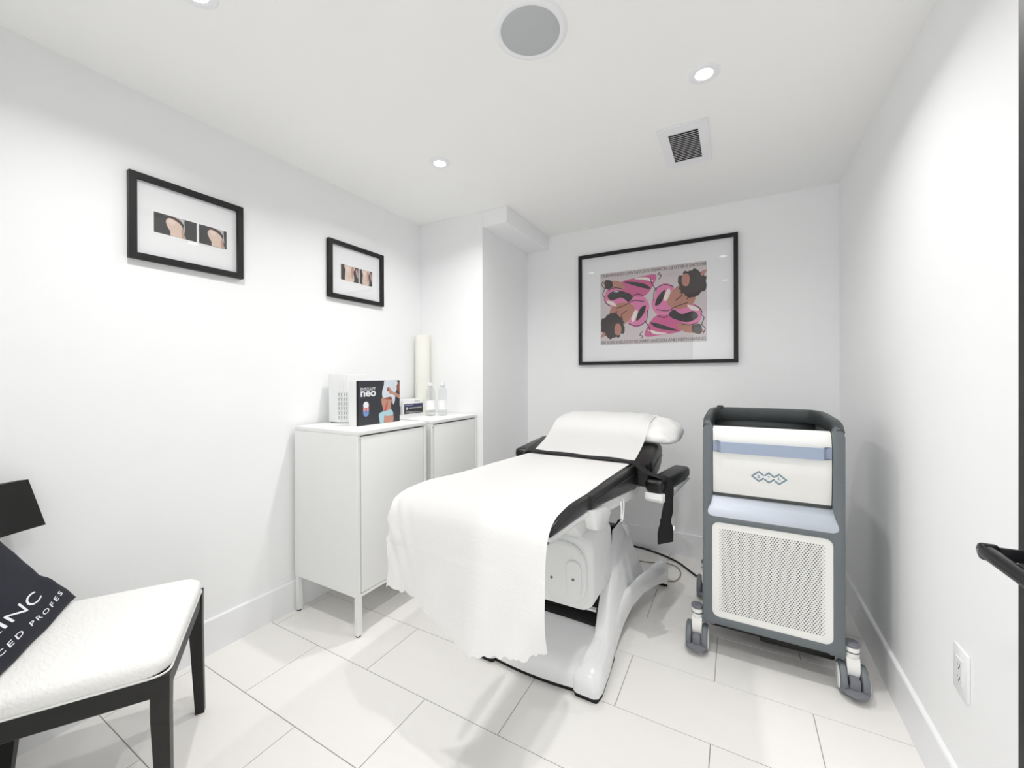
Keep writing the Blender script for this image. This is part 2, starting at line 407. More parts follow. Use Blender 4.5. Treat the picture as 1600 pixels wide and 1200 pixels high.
def pic1(x0, x1, sh):
    y0, y1 = -.044, .036
    p.poly([(x0, y0), (x1, y0), (x1, y1), (x0, y1)], PDARK)
    sx = x0+sh
    p.poly(smooth_poly([(sx+.012, y1-.001), (sx+.05, y1-.012), (sx+.062, y0+.02), (sx+.06, y1-.01), (sx+.058, y1-.001)], 3), PGREY)
    p.poly([(sx+.004, y1), (sx+.024, y1), (sx+.046, y1-.008), (sx+.058, y1-.022), (sx+.060, y1-.034), (sx+.050, y1-.024), (sx+.03, y1-.014), (sx+.006, y1-.008)], PBROWN)
    body = smooth_poly([(sx-.002, y1-.026), (sx+.006, y1-.012), (sx+.022, y1-.011), (sx+.046, y1-.024), (sx+.056, y1-.042), (sx+.060, y0+.014), (sx+.063, y0+.001), (sx+.016, y0+.001), (sx+.013, y0+.016), (sx+.002, y1-.044)], 4)
    p.poly([(x, max(y0+.0006, y)) for x, y in body], SK1)
    p.poly(smooth_poly([(sx+.050, y1-.040), (sx+.056, y1-.046), (sx+.061, y0+.012), (sx+.062, y0+.0012), (sx+.052, y0+.0012), (sx+.05, y0+.02)], 3), SK2)
    p.poly(smooth_poly([(sx+.004, y1-.024), (sx+.014, y1-.015), (sx+.03, y1-.02), (sx+.02, y1-.034)], 3), SK3)
pic1(-.122, .022, .04); pic1(.030, .136, .034)
p.build('photo_print', fn, t)
t, fn = frame_left(1.674, 'black framed photo pair of a bare midriff, above the cabinets')
p = Print()
p.poly([(-.118, -.056), (.122, -.056), (.122, .046), (-.118, .046)], PWHITE)
def pic2(x0, x1):
    y0, y1 = -.050, .040; w = x1-x0
    p.poly([(x0, y0), (x1, y0), (x1, y1), (x0, y1)], PDARK)
    bd = smooth_poly([(x0+.2*w, y1-.002), (x0+.25*w, y1-.03), (x0+.22*w, y0+.025), (x0+.26*w, y0+.001), (x0+.7*w, y0+.001), (x0+.74*w, y0+.03), (x0+.70*w, y1-.03), (x0+.8*w, y1-.002)], 4)
    p.poly([(x, min(y1-.0004, max(y0+.0004, y))) for x, y in bd], SK1)
    p.poly(smooth_poly([(x0+.84*w, y1-.01), (x0+.96*w, y1-.02), (x0+.97*w, y0+.03), (x0+.86*w, y0+.05)], 3), SK2)
    p.poly(smooth_poly([(x0+.58*w, y1-.01), (x0+.72*w, y1-.006), (x0+.68*w, y0+.03), (x0+.60*w, y0+.02)], 3), SK2)
    p.poly(smooth_poly([(x0+.3*w, y1-.012), (x0+.46*w, y1-.010), (x0+.44*w, y1-.03), (x0+.32*w, y1-.032)], 3), SK3)
    p.poly(ell(x0+.47*w, y0+.026, .003, .002, 10), PBROWN)
pic2(-.112, .012); pic2(.020, .116)
p.build('photo_print', fn, t)

# large poster on the back wall: plain stand-in shapes in the same colours, with the lettering that runs along its edges
PX0, PX1, PZ0, PZ1 = -1.027, .016, 1.287, 2.100
pcx, pcz = (PX0+PX1)/2, (PZ0+PZ1)/2
t = thing('poster_frame', 'large black framed pink and charcoal poster with white mat on the back wall', 'picture', (pcx, YB, pcz))
W_, H_ = PX1-PX0, PZ1-PZ0
Mx = Matrix(((1, 0, 0, pcx), (0, 0, -1, YB-.014), (0, 1, 0, pcz), (0, 0, 0, 1)))
obj('frame', plate_holes([(-W_/2, -H_/2), (W_/2, -H_/2), (W_/2, H_/2), (-W_/2, H_/2)], [[(-W_/2+.021, -H_/2+.021), (W_/2-.021, -H_/2+.021), (W_/2-.021, H_/2-.021), (-W_/2+.021, H_/2-.021)]], Mx, .028, .0015), BLACKFRAME, t)
obj('mat_board', box(PX0+.018, PX1-.018, YB-.009, YB-.003, PZ0+.018, PZ1-.018), MATBOARD, t)
obj('glass', box(PX0+.020, PX1-.020, YB-.0195, YB-.0185, PZ0+.020, PZ1-.020), GLASS, t)
PBG = mat('poster_pale_mauve', (208, 199, 201), .8, noise_amt=.03, scale=8); PINK = mat('poster_pink', (222, 128, 176), .8, noise_amt=.05, scale=14); PINK2 = mat('poster_deep_pink', (205, 92, 146), .8)
PTAN = mat('poster_tan', (184, 128, 112), .8, noise_amt=.12, scale=14); PBLK = mat('poster_black', (38, 32, 36), .8); PBRN = mat('poster_dark_brown', (52, 42, 42), .8, noise_amt=.15, scale=20)
PINKT = mat('poster_lettering', (92, 86, 86), .8); PCREAM = mat('poster_cream', (236, 228, 222), .8)
p = Print()
aw, ah = .352, .262                                          # half size of the printed sheet
p.poly([(-aw, -ah), (aw, -ah), (aw, ah), (-aw, ah)], PBG)
random.seed(11)
def R2(pts): return [(-x, -y) for x, y in pts]
def both(pts, m, sm=True):
    q = smooth_poly(pts, 5) if sm else pts
    p.poly(q, m, .25); p.poly(R2(q), m, .25)
def bothstroke(pts, wd, m):
    q = [(v.x, v.y) for v in catmull([(x, y, 0) for x, y in pts], 5)]
    p.stroke(q, wd, m); p.k -= 1; p.stroke(R2(q), wd, m)
both([(.01, .03), (.09, .075), (.17, .03), (.30, -.03), (.32, -.11), (.25, -.165), (.12, -.12), (.03, -.05)], PINK)
both([(-.04, -.205), (.04, -.07), (.19, -.115), (.20, -.185), (.08, -.205)], PINK2)
both([(.035, .03), (.04, .115), (.10, .145), (.155, .10), (.13, .02)], PINK)
both([(.13, .07), (.20, .125), (.28, .07), (.27, -.01), (.18, -.04), (.11, .0)], PTAN)
both([(.17, -.135), (.28, -.155), (.335, -.20), (.22, -.195)], PTAN)
hair = []
for i in range(40):                                          # dark ragged oval
    a = 2*PI*i/40; r = 1+random.uniform(-.12, .12); hair.append((.262+.085*r*math.cos(a), .125+.092*r*math.sin(a)))
p.poly(hair, PBRN, .25); p.poly(R2(hair), PBRN, .25)
both([(.20, .15), (.212, .19), (.242, .186), (.25, .15), (.238, .112), (.212, .115)], PTAN)
both([(.315, .19), (.345, .205), (.35, .195), (.325, .165)], PTAN)
both([(.265, -.155), (.315, -.150), (.318, -.21), (.27, -.20)], PBRN)
both([(.15, -.04), (.20, -.075), (.27, -.06), (.30, -.10), (.24, -.13), (.17, -.11), (.12, -.075)], PBLK)        # loose dark and pale patches
both([(.235, -.015), (.29, -.035), (.305, -.06), (.26, -.05)], PCREAM)
both([(.03, .0), (.05, .06), (.095, .10), (.085, .045), (.06, .005)], PBLK)
both([(.085, .04), (.115, .105), (.13, .08), (.105, .025)], PCREAM)
both([(.0, -.115), (.07, -.135), (.13, -.16), (.18, -.185), (.09, -.172), (.03, -.15)], PBLK)
both([(-.02, -.165), (.05, -.185), (.11, -.198), (.03, -.2)], PCREAM)
for q in ([(.04, -.03), (.11, -.045), (.17, -.02), (.24, .0)], [(.02, .03), (.03, .105), (.09, .135), (.15, .115)], [(.05, -.075), (.09, -.09), (.12, -.075), (.15, -.10), (.18, -.09)],
          [(-.04, -.10), (-.01, -.15), (.0, -.19)], [(.315, -.08), (.335, -.11), (.322, -.15), (.342, -.18), (.33, -.21)], [(.20, -.14), (.25, -.15), (.30, -.135)],
          [(-.055, -.175), (-.072, -.20), (-.05, -.21), (-.065, -.225)], [(.16, .02), (.20, .05), (.19, .085)], [(.23, .02), (.245, .05), (.235, .07)], [(.28, -.02), (.31, -.045), (.325, -.075)]):
    bothstroke(q, .0055, PBLK)
p.k += 1
TXT = 'BROOKE SHIELDS BY RICHARD AVEDON AND KEITH HARING'
p.text(TXT, -aw+.005, -ah+.008, PINKT, width=2*aw-.012, height=.022, spacing=.85)
p.text(TXT, aw-.005, ah-.008, PINKT, rot=PI, width=2*aw-.012, height=.022, spacing=.85)
p.build('poster_print', lambda x, y, k: (pcx-.006+x, YB-.0093-k, pcz-.004+y), t, .00006)

# ------------------------------------------------------------------ cabinets
def cabinet(y0, y1, label):
    x0, x1, zb, zt = XL+.020, -1.512, .182, .950
    yc = (y0+y1)/2
    t = thing('metal_cabinet', label, 'cabinet', ((x0+x1)/2, yc, 0), 'white metal cabinets')
    obj('top_panel', box(x0, x1, y0, y1, zt-.020, zt, .0025, 2), WMETAL, t, 40)
    b = box(x0, x1-.002, y0, y0+.018, zb, zt-.0205, .0015, 1); box(x0, x1-.002, y1-.018, y1, zb, zt-.0205, .0015, 1, bm=b)
    box(x0, x0+.012, y0+.018, y1-.018, zb, zt-.0205, bm=b); box(x0+.012, x1-.004, y0+.018, y1-.018, zb, zb+.014, bm=b)
    obj('body', b, WMETAL, t, 40)
    obj('door_gap_shade', box(x0+.012, x1-.024, y0+.018, y1-.018, zb+.014, zt-.021), DGAP, t)  # dark solid fill, stands in for the shadow in the gaps round the door
    obj('door', box(x1-.022, x1-.003, y0+.0225, y1-.0225, zb+.017, zt-.0275, .002, 2), WMETAL, t, 40)
    for (xx, yy) in ((x0+.002, y0+.001), (x1-.027, y0+.001), (x0+.002, y1-.026), (x1-.027, y1-.026)):
        l = obj('leg', box(xx, xx+.025, yy, yy+.025, .006, zb+.0005, .002, 1), WMETAL, t)
        obj('leg_glide', cyl((xx+.0125, yy+.0125, 0), (xx+.0125, yy+.0125, .007), .010, n=14), RUBBER, l)
    obj('screw', cyl((x1-.002, y0+.009, .912), (x1-.0005, y0+.009, .912), .003, n=10), CHROME, t)
    return t
cabinet(1.268, 1.742, 'white metal cabinet on legs holding the black printed box')
cabinet(1.786, 2.244, 'white metal cabinet beside the column, carrying the two water bottles')

ZC = .950
# white ribbed tower
t = thing('ribbed_tower_appliance', 'white boxy tower with vertical ribs and slots, behind black box', 'appliance', (-1.893, 1.53, ZC))
obj('body', prism([(-1.962, 1.455), (-1.890, 1.455), (-1.830, 1.482), (-1.830, 1.60), (-1.962, 1.60)], 2, ZC+.004, ZC+.268, .004, 2), SATINW, t, 40)
obj('foot_plate', prism([(-1.956, 1.462), (-1.892, 1.462), (-1.836, 1.487), (-1.836, 1.594), (-1.956, 1.594)], 2, ZC, ZC+.004), DGAP, t)
d0 = Vector((-1.888, 1.455, 0)); d1 = Vector((-1.832, 1.481, 0)); dn = Vector((d1-d0)); nn = Vector((dn.y, -dn.x, 0)).normalized()
for i in range(4):
    c = d0+dn*(.14+.235*i); tdir = dn.normalized()
    rb = loft([[c+tdir*s*.0045+nn*q+Vector((0, 0, z)) for s, q in ((-1, -.002), (-.75, pr), (.75, pr), (1, -.002))] for z, pr in ((ZC+.010, .003), (ZC+.18, .003), (ZC+.235, .003), (ZC+.262, .0005))])
    r_ = obj('rib', rb, SATINW, t, 30)
    for k in range(6):
        z0 = ZC+.022+k*.025; cc = c+nn*.0031
        obj('slot', loft([[cc+tdir*s*.0012+nn*q+Vector((0, 0, z)) for s, q in ((-1, 0), (1, 0), (1, .0006), (-1, .0006))] for z in (z0, z0+.018)]), DGAP, r_)
# black printed box
t = thing('printed_display_box', 'black box with EMSCULPT neo lettering and a midriff photo, standing on cabinet', 'box', (-1.70, 1.548, ZC))
BX0, BX1, BY0, BY1, BH = -1.728, -1.672, 1.397, 1.698, .231
obj('box_body', box(BX0, BX1-.001, BY0, BY1, ZC, ZC+BH, .0012, 1), mat('box_white_card', (238, 238, 238), .6), t)
PB = mat('box_print_black', (52, 53, 60), .35); PB2 = mat('box_print_spine', (22, 22, 26), .35); PBL = mat('print_pale_blue', (170, 205, 214), .6); PTOP = mat('print_pale_shirt', (212, 222, 230), .6, noise_amt=.08, scale=60)
PPK = mat('print_pink', (226, 150, 150), .6); PBLU = mat('print_blue', (120, 150, 205), .6); PSK = mat('print_tan_skin', (190, 142, 124), .6, noise_amt=.12, scale=40); PSKD = mat('print_deep_skin', (140, 82, 66), .6)
PRED = mat('print_red_skin', (196, 96, 88), .6)
p = Print(); wv = BY1-BY0
p.poly([(0, 0), (wv, 0), (wv, BH), (0, BH)], PB); p.poly([(0, 0), (.014, 0), (.014, BH), (0, BH)], PB2)
p.poly([(.0, BH-.004), (wv, BH-.004), (wv, BH), (0, BH)], PB2)
p.text('EMSCULPT', .027, .181, WHITEINK, width=.098, height=.0145, bold=.004)
p.text('neo', .027, .148, WHITEINK, width=.100, height=.030, bold=.03)
p.poly([(.061+.018*math.cos(a), .062+.016*math.sin(a)) for a in [PI+PI*i/12 for i in range(13)]]+[(.061+.018*math.cos(a), .104+.018*math.sin(a)) for a in [PI*i/12 for i in range(13)]], PBLU)
p.poly([(.043, .075), (.079, .075), (.079, .100), (.043, .100)], PPK)
p.poly(ell(.061, .106, .018, .017, 20), WHITEINK); p.poly([(.0595, .066), (.0635, .066), (.0635, .092), (.0595, .092)], PB2)
def clip(pts): return [(min(wv-.001, max(.016, x)), min(BH-.0005, max(.0005, y))) for x, y in pts]
def cp(pts, m): p.poly(clip(smooth_poly(pts, 5)), m)
cp([(.165, .118), (.178, .060), (.155, .030), (.160, .0), (.245, .0), (.250, .040), (.235, .070), (.235, .105), (.246, .140), (.175, .140)], PSK)   # torso
cp([(.195, .10), (.21, .12), (.205, .08), (.195, .066), (.182, .064)], PRED)
cp([(.18, .135), (.24, .14), (.238, .125), (.21, .128)], PSKD)
cp([(.150, .055), (.20, .066), (.235, .070), (.250, .042), (.21, .036), (.185, .040), (.178, .0), (.157, .0), (.150, .02)], PBL)
cp([(.178, .137), (.170, .17), (.182, .205), (.192, .231), (.275, .231), (.282, .195), (.268, .16), (.262, .115), (.248, .098), (.236, .14)], PTOP)
cp([(.206, .19), (.22, .196), (.245, .172), (.297, .150), (.299, .128), (.25, .152), (.225, .158), (.214, .172)], PSK)
cp([(.276, .20), (.298, .22), (.299, .165), (.286, .165)], PSKD)
cp([(.206, .186), (.216, .19), (.218, .178), (.206, .172)], PSKD)
p.build('printed_face', lambda x, y, k: (BX1-.0009+k, BY0+x, ZC+y), t, .00006)
# carton of gloves and a second one
PNAVY = mat('carton_navy', (48, 50, 100), .5, noise_amt=.15, scale=30); PCAR = mat('carton_white', (236, 237, 238), .6); PCBK = mat('carton_black', (36, 36, 42), .5)
def carton(x0, x1, y0, y1, h, label):
    t = thing('printed_carton', label, 'box', ((x0+x1)/2, (y0+y1)/2, ZC), 'printed cartons behind the bottles')
    obj('carton_body', box(x0, x1, y0, y1, ZC, ZC+h, .0012, 1), PCAR, t)
    p = Print(); w_ = y1-y0
    p.poly([(.006, .006), (w_-.004, .006), (w_-.004, h-.028), (.006, h-.028)], PCBK)
    p.poly([(.010, h*.5), (w_-.006, h*.5), (w_-.006, h-.031), (.010, h-.031)], PNAVY)
    p.poly(ell(.032, h*.42, .010, .010, 14), PGREY)
    for yy, a, b_ in ((h*.62, .014, .09), (h*.44, .05, w_-.012), (h*.40, .05, w_-.02), (h*.18, .02, .12), (h*.12, .012, w_-.01)):
        p.poly([(a, yy), (b_, yy), (b_, yy+.0026), (a, yy+.0026)], PGREY)
    p.poly([(w_*.55, h-.016), (w_*.82, h-.016), (w_*.82, h-.009), (w_*.55, h-.009)], PGREY)
    p.build('carton_print', lambda x, y, k: (x1+.0002+k, y0+x, ZC+y), t, .00008)
carton(-1.975, -1.888, 1.948, 2.138, .100, 'navy and black printed carton with white top beside the bottles')
carton(-1.975, -1.900, 1.765, 1.938, .088, 'printed carton mostly hidden behind the black display box')
# paper roll leaning in the corner
t = thing('paper_roll', 'tall cream white paper roll standing in the corner behind the bottles', 'paper roll', (-1.938, 2.19, ZC))
b = bmesh.new(); rings = []
for z, r in ((0, .0505), (.002, .052), (.54, .0495), (.545, .048), (.545, .020), (.535, .019)):
    rings.append([(-1.934+r*math.cos(2*PI*k/40)-.006*z/.5, 2.186+r*math.sin(2*PI*k/40)+.008*z/.5, ZC+z) for k in range(40)])
obj('rolled_paper', loft(rings), mat('roll_paper', (241, 240, 232), .9, noise_amt=.02, scale=3), t, 40)
obj('core', lathe([(.019, ZC+.50), (.0195, ZC+.538), (.0165, ZC+.538), (.016, ZC+.50)], -1.9405, 2.1945, 24), mat('kraft_core', (190, 168, 138), .9), t, 40)
# water bottles
PET = glass_mat('bottle_plastic', .07, (.955, .965, .968), .05)
LBL = mat('bottle_label', (246, 247, 248), .5); CAPW = mat('bottle_cap', (244, 245, 246), .45)
def bottle(x, y, label):
    t = thing('water_bottle', label, 'bottle', (x, y, ZC), 'water bottles on the cabinet')
    prof = [(.0005, ZC+.001), (.022, ZC), (.0295, ZC+.005), (.0305, ZC+.012), (.0295, ZC+.03), (.0295, ZC+.036), (.0300, ZC+.04), (.0300, ZC+.098), (.0295, ZC+.102), (.0305, ZC+.112), (.0290, ZC+.118), (.0305, ZC+.126), (.0290, ZC+.134), (.0300, ZC+.144), (.027, ZC+.162), (.018, ZC+.180), (.0135, ZC+.187), (.0128, ZC+.196), (.0128, ZC+.199), (.0005, ZC+.199)]
    obj('bottle_body', lathe(prof, x, y, 32), PET, t, 50)
    obj('paper_label', lathe([(.0303, ZC+.040), (.0306, ZC+.040), (.0306, ZC+.098), (.0303, ZC+.098)], x, y, 32), LBL, t, 40)
    c = obj('cap', lathe([(.0005, ZC+.213), (.0135, ZC+.213), (.0145, ZC+.211), (.0145, ZC+.194), (.0138, ZC+.192), (.0131, ZC+.192), (.0131, ZC+.2), (.0005, ZC+.2)], x, y, 28), CAPW, t, 40)
    obj('cap_band', lathe([(.0140, ZC+.1875), (.0146, ZC+.1875), (.0146, ZC+.1915), (.0140, ZC+.1915)], x, y, 28), PGREY, t, 40)
bottle(-1.716, 2.014, 'clear water bottle with white label and cap, nearer the carton')
bottle(-1.664, 2.072, 'clear water bottle with white label and cap, nearer the column')

# ------------------------------------------------------------------ treatment bed
BC = -.690                                                   # centre line of the bed
def lerp(tab, y):
    """piecewise linear lookup in [(y, value...)]"""
    for a, b_ in zip(tab, tab[1:]):
        if a[0] <= y <= b_[0]:
            k = (y-a[0])/(b_[0]-a[0]); return [p+(q-p)*k for p, q in zip(a[1:], b_[1:])]
    return list(tab[0][1:] if y < tab[0][0] else tab[-1][1:])
bed = thing('treatment_bed', 'white electric treatment bed with black vinyl pads and moulded base', 'treatment bed', (BC-.02, 1.95, 0))
X0, X1 = -.957, -.412
# pads
obj('leg_pad', prism([(.950, .786), (.952, .796), (.968, .809), (1.04, .818), (1.12, .821), (1.268, .810), (1.268, .770), (.958, .784)], 0, X0+.001, X1-.002, .006, 3), VINYL, bed, 40)
seat = obj('seat_pad', prism([(1.272, .810), (1.60, .798), (1.93, .784), (1.958, .774), (2.0, .672), (1.985, .664), (1.36, .752), (1.272, .762)], 0, X0, X1+.004, .014, 3), VINYL, bed, 40)
def seam(pts, nm, par): obj(nm, tube(catmull(pts, 5), .0022, 6), VINYL, par, 60)
seam([(X1+.0045, 1.29, .787), (X1+.0055, 1.6, .768), (X1+.0055, 1.93, .745)], 'seam', seat)
back = obj('back_pad', prism([(1.964, .786), (2.02, .806), (2.20, .842), (2.30, .838), (2.325, .80), (2.29, .722), (2.24, .700), (2.02, .664), (1.985, .700)], 0, BC-.345, BC+.345, .030, 4), VINYL, bed, 50)
seam([(BC+.3455, 1.99, .745), (BC+.3465, 2.14, .775), (BC+.3455, 2.30, .775)], 'seam', back)
obj('head_pad', prism([(2.33, .842), (2.62, .872), (2.645, .85), (2.64, .80), (2.60, .78), (2.33, .745)], 0, BC-.20, BC+.20, .022, 3), VINYL, bed, 50)
# white pad carrier
obj('pad_frame', prism([(.955, .783), (1.30, .760), (1.36, .750), (1.985, .662), (2.30, .715), (2.30, .690), (2.02, .628), (1.96, .622), (1.50, .690), (1.32, .738), (.985, .762), (.955, .772)], 0, X0+.012, X1-.006, .004, 2), GLOSSW, bed, 40)
for s in (1, -1):
    xx = BC+s*.272
    br = prism([(1.262, .765), (1.40, .742), (1.47, .705), (1.43, .672), (1.36, .668), (1.30, .69)], 0, xx-.02, xx+.012*s+.008, .006, 2)
    obj('carrier_bracket', br, GLOSSW, bed, 40)
lp = catmull([(X1-.0005, 1.662, .688), (X1+.006, 1.650, .655), (X1+.007, 1.640, .620), (X1+.007, 1.652, .610), (X1+.007, 1.668, .622), (X1+.007, 1.684, .66), (X1+.004, 1.690, .686), (X1-.0005, 1.676, .696)], 5)
obj('side_hook', tube(lp, .0035, 8), GLOSSW, bed, 60)
# lift mechanism
obj('motor_housing', prism([(x, z) for x, z in rrect(BC-.20, BC+.222, .300, .590, .055, 6)], 1, 1.47, 1.74, .022, 3), SATINW, bed, 40)
mh = bpy.data.objects['motor_housing']
obj('housing_cover', prism(rrect(BC+.012, BC+.200, .325, .560, .085, 8), 1, 1.452, 1.475, .010, 3), SATINW, mh, 40)
obj('housing_boss', prism(rrect(BC+.120, BC+.182, .350, .500, .030, 8), 1, 1.444, 1.455, .006, 3), SATINW, mh, 40)
for x, z in ((BC+.045, .545), (BC+.060, .415), (BC+.152, .430)):
    obj('screw', cyl((x, 1.4445 if x > BC+.1 else 1.4525, z), (x, 1.442 if x > BC+.1 else 1.450, z), .0055, n=12), CAPG, mh)
obj('lift_arm', prism([(1.50, .56), (1.62, .50), (1.80, .36), (1.94, .38), (1.78, .62), (1.62, .700), (1.42, .705), (1.38, .67)], 0, BC-.17, BC+.175, .012, 2), SATINW, bed, 40)
obj('lift_arm_lower', prism([(1.74, .20), (1.72, .30), (1.86, .46), (2.00, .46), (2.06, .36), (1.98, .20)], 0, BC-.15, BC+.14, .012, 2), SATINW, bed, 40)
obj('pivot_pin', cyl((BC-.19, 1.700, .185), (BC+.165, 1.700, .185), .013, n=16), CHROME, bed, 40)
# base: cowl cheeks, deck, plinth
for s in (1, -1):
    rings = []
    for tt, (xo, xi) in ((0, (.262, .205)), (.25, (.250, .198)), (.6, (.232, .190)), (.85, (.214, .186)), (1.0, (.196, .188))):
        prof_lo = [(1.615, .105), (2.34, .105)]; z = .105+tt*.345
        yf = 1.595+.345*tt**1.1-(.0 if tt < 1 else -.01); yb = 2.36-.24*tt
        rr = .03 if tt < .9 else .022
        rings.append([(BC-.022+s*xi, yf, z), (BC-.022+s*(xo-.012), yf, z), (BC-.022+s*xo, yf+.022, z), (BC-.022+s*xo, yb-.03, z), (BC-.022+s*(xo-.02), yb, z), (BC-.022+s*xi, yb, z)])
    obj('cowl_cheek', loft(rings), GLOSSW, bed, 35)
obj('cowl_back', prism([(2.30, .10), (2.36, .10), (2.13, .44), (2.08, .44)], 0, BC-.24, BC+.20, .004, 1), GLOSSW, bed, 40)
obj('slot_liner', prism([(1.655, .140), (1.655, .156), (1.70, .157), (1.96, .40), (2.08, .42), (2.30, .106)], 0, BC-.216, BC+.170, 0), DGAP, bed)
# deck between the rails, bowed front
nx = 17; vs = []
bmd = bmesh.new()
prof = [(0.000, .020), (-.004, .050), (.004, .075), (.022, .094), (.055, .104), (.13, .118), (.235, .148), (.27, .150), (.80, .150), (.86, .12), (.87, .02)]
grid = []
for i in range(nx):
    k = i/(nx-1)*2-1; x = BC-.022+k*.232; bow = 1.452-.022*(1-k*k)
    grid.append([bmd.verts.new((x, bow+dy, z)) for dy, z in prof])
for i in range(nx-1):
    for j in range(len(prof)-1): bmd.faces.new((grid[i][j], grid[i+1][j], grid[i+1][j+1], grid[i][j+1]))
    bmd.faces.new((grid[i][0], grid[i][-1], grid[i+1][-1], grid[i+1][0]))
bmd.faces.new(grid[0]); bmd.faces.new(grid[-1][::-1])
obj('base_deck', bmd, GLOSSW, bed, 45)
plinth = [(BC-.022+(i/16*2-1)*.235, 1.460-.020*(1-(i/16*2-1)**2)) for i in range(17)]+[(BC+.205, 2.25), (BC-.249, 2.25)]
obj('base_plinth', prism(plinth, 2, 0, .021), RUBBER, bed)
RT = [(1.428, -.520, -.452, .052, .018), (1.440, -.538, -.437, .078, .016), (1.47, -.543, -.430, .098, .016), (1.60, -.527, -.436, .121, .016), (1.72, -.505, -.447, .142, .03), (1.84, -.482, -.444, .166, .07), (1.95, -.460, -.428, .186, .105),
      (2.08, -.436, -.398, .190, .118), (2.20, -.415, -.366, .180, .105), (2.32, -.402, -.345, .165, .07), (2.42, -.398, -.335, .148, .018), (2.465, -.402, -.337, .130, .016), (2.476, -.41, -.35, .105, .016)]
for s in (1, -1):
    rings = []; ys = [1.428+ (2.476-1.428)*i/44 for i in range(45)]
    ys = sorted(set(ys+[1.434, 1.440, 2.47]))
    for y in ys:
        xi, xo, zt, zb = lerp(RT, y); xi = BC-.022+s*(xi+.712); xo = BC-.022+s*(xo+.712); h = zt-zb; dx = xo-xi
        rings.append([(xi, y, zb), (xi, y, zt-.012*min(1, h/.06)), (xi+dx*.12, y, zt-.002), (xi+dx*.5, y, zt), (xi+dx*.78, y, zt-.006), (xi+dx*.95, y, zt-.022*min(1, h/.06)), (xo, y, zb+h*.5), (xo-dx*.03, y, zb)])
    rail = obj('foot_rail', loft(rings), GLOSSW, bed, 50)
    for ya, yb in ((1.434, 1.70), (2.43, 2.47)):
        pad = []
        for y in (ya, ya+.006, ya+.03*(yb-ya > .1)+.012, yb):
            xi, xo, zt, zb = lerp(RT, y); xi = BC-.022+s*(xi+.712); xo = BC-.022+s*(xo+.712); e = (xo-xi)*.05
            pad.append([(xi+e, y, 0), (xi+e, y, zb), (xo-e, y, zb), (xo-e, y, 0)])
        obj('foot_pad', loft(pad), RUBBER, rail)
# armrests
def armrest(fx, fy, ang, ztop, s):
    d = Vector((s*math.sin(ang), math.cos(ang), 0)); q = Vector((d.y, -d.x, 0))
    M = Matrix(((q.x, d.x, 0, fx), (q.y, d.y, 0, fy), (0, 0, 1, ztop), (0, 0, 0, 1)))
    b = box(-.042, .042, 0, .40, -.056, 0, .020, 4); xform(b, M)
    pad = obj('armrest_pad', b, VINYL, bed, 50)
    b = prism([(0.002, -.058), (.0, -.084), (.012, -.098), (.12, -.100), (.36, -.072), (.40, -.066), (.402, -.058)], 0, -.040, .040, .005, 2); xform(b, M)
    obj('armrest_tray', b, GLOSSW, pad, 40)
    b = box(-.14 if s > 0 else -.02, .02 if s > 0 else .14, .20, .25, -.098, -.075, .004, 2); xform(b, M)
    obj('armrest_bracket', b, GLOSSW, pad, 40)
armrest(-.316, 1.85, math.radians(11), .742, 1)
armrest(-1.066, 2.035, math.radians(8), .790, -1)

# pillow
def pillow_surface():
    b = bmesh.new(); N = 34; cx, cy, L, Wd, T = -.632, 2.405, .378, .215, .078
    top = []; bot = []
    tilt = math.radians(7)
    for i in range(N+1):
        rt_, rb_ = [], []
        for j in range(N+1):
            u = -1+2*i/N; v = -1+2*j/N
            ex = (1-abs(u)**2.6); ey = (1-abs(v)**2.4); th = T*(max(0, ex)**.46)*(max(0, ey)**.42)
            pin = 1-.07*(abs(v)**2)*(1-abs(u)**4)*0-.05*(1-abs(u))*abs(v)
            x = cx+L*u*(1-.085*abs(v)**4); y = cy+Wd*v*(1-.16*abs(u)**6)
            n = noise.noise(Vector((u*2.2, v*2.2, 3)))*.010+noise.noise(Vector((u*7, v*5, 7)))*.005*(1+3*abs(u)**4)
            edge = 1 if (abs(u) < .999 and abs(v) < .999) else 0
            zc = .892+(y-cy)*math.tan(tilt)-.05*max(0, abs(u)-.6)
            rt_.append(Vector((x, y, zc+(th+n)*edge))); rb_.append(Vector((x, y, zc-(th*.45)*edge)))
        top.append(rt_); bot.append(rb_)
    vt = [[b.verts.new(p) for p in r] for r in top]
    vb = [[(vt[i][j] if i in (0, N) or j in (0, N) else b.verts.new(bot[i][j])) for j in range(N+1)] for i in range(N+1)]
    for i in range(N):
        for j in range(N):
            b.faces.new((vt[i][j], vt[i+1][j], vt[i+1][j+1], vt[i][j+1]))
            f = [vb[i][j], vb[i][j+1], vb[i+1][j+1], vb[i+1][j]]
            if len(set(f)) == 4: 
                try: b.faces.new(f)
                except ValueError: pass
    return b
pl_ = obj('pillow', pillow_surface(), PILLOW, None, 180)
tag(pl_, 'plump white pillow at the head of the treatment bed', 'pillow')

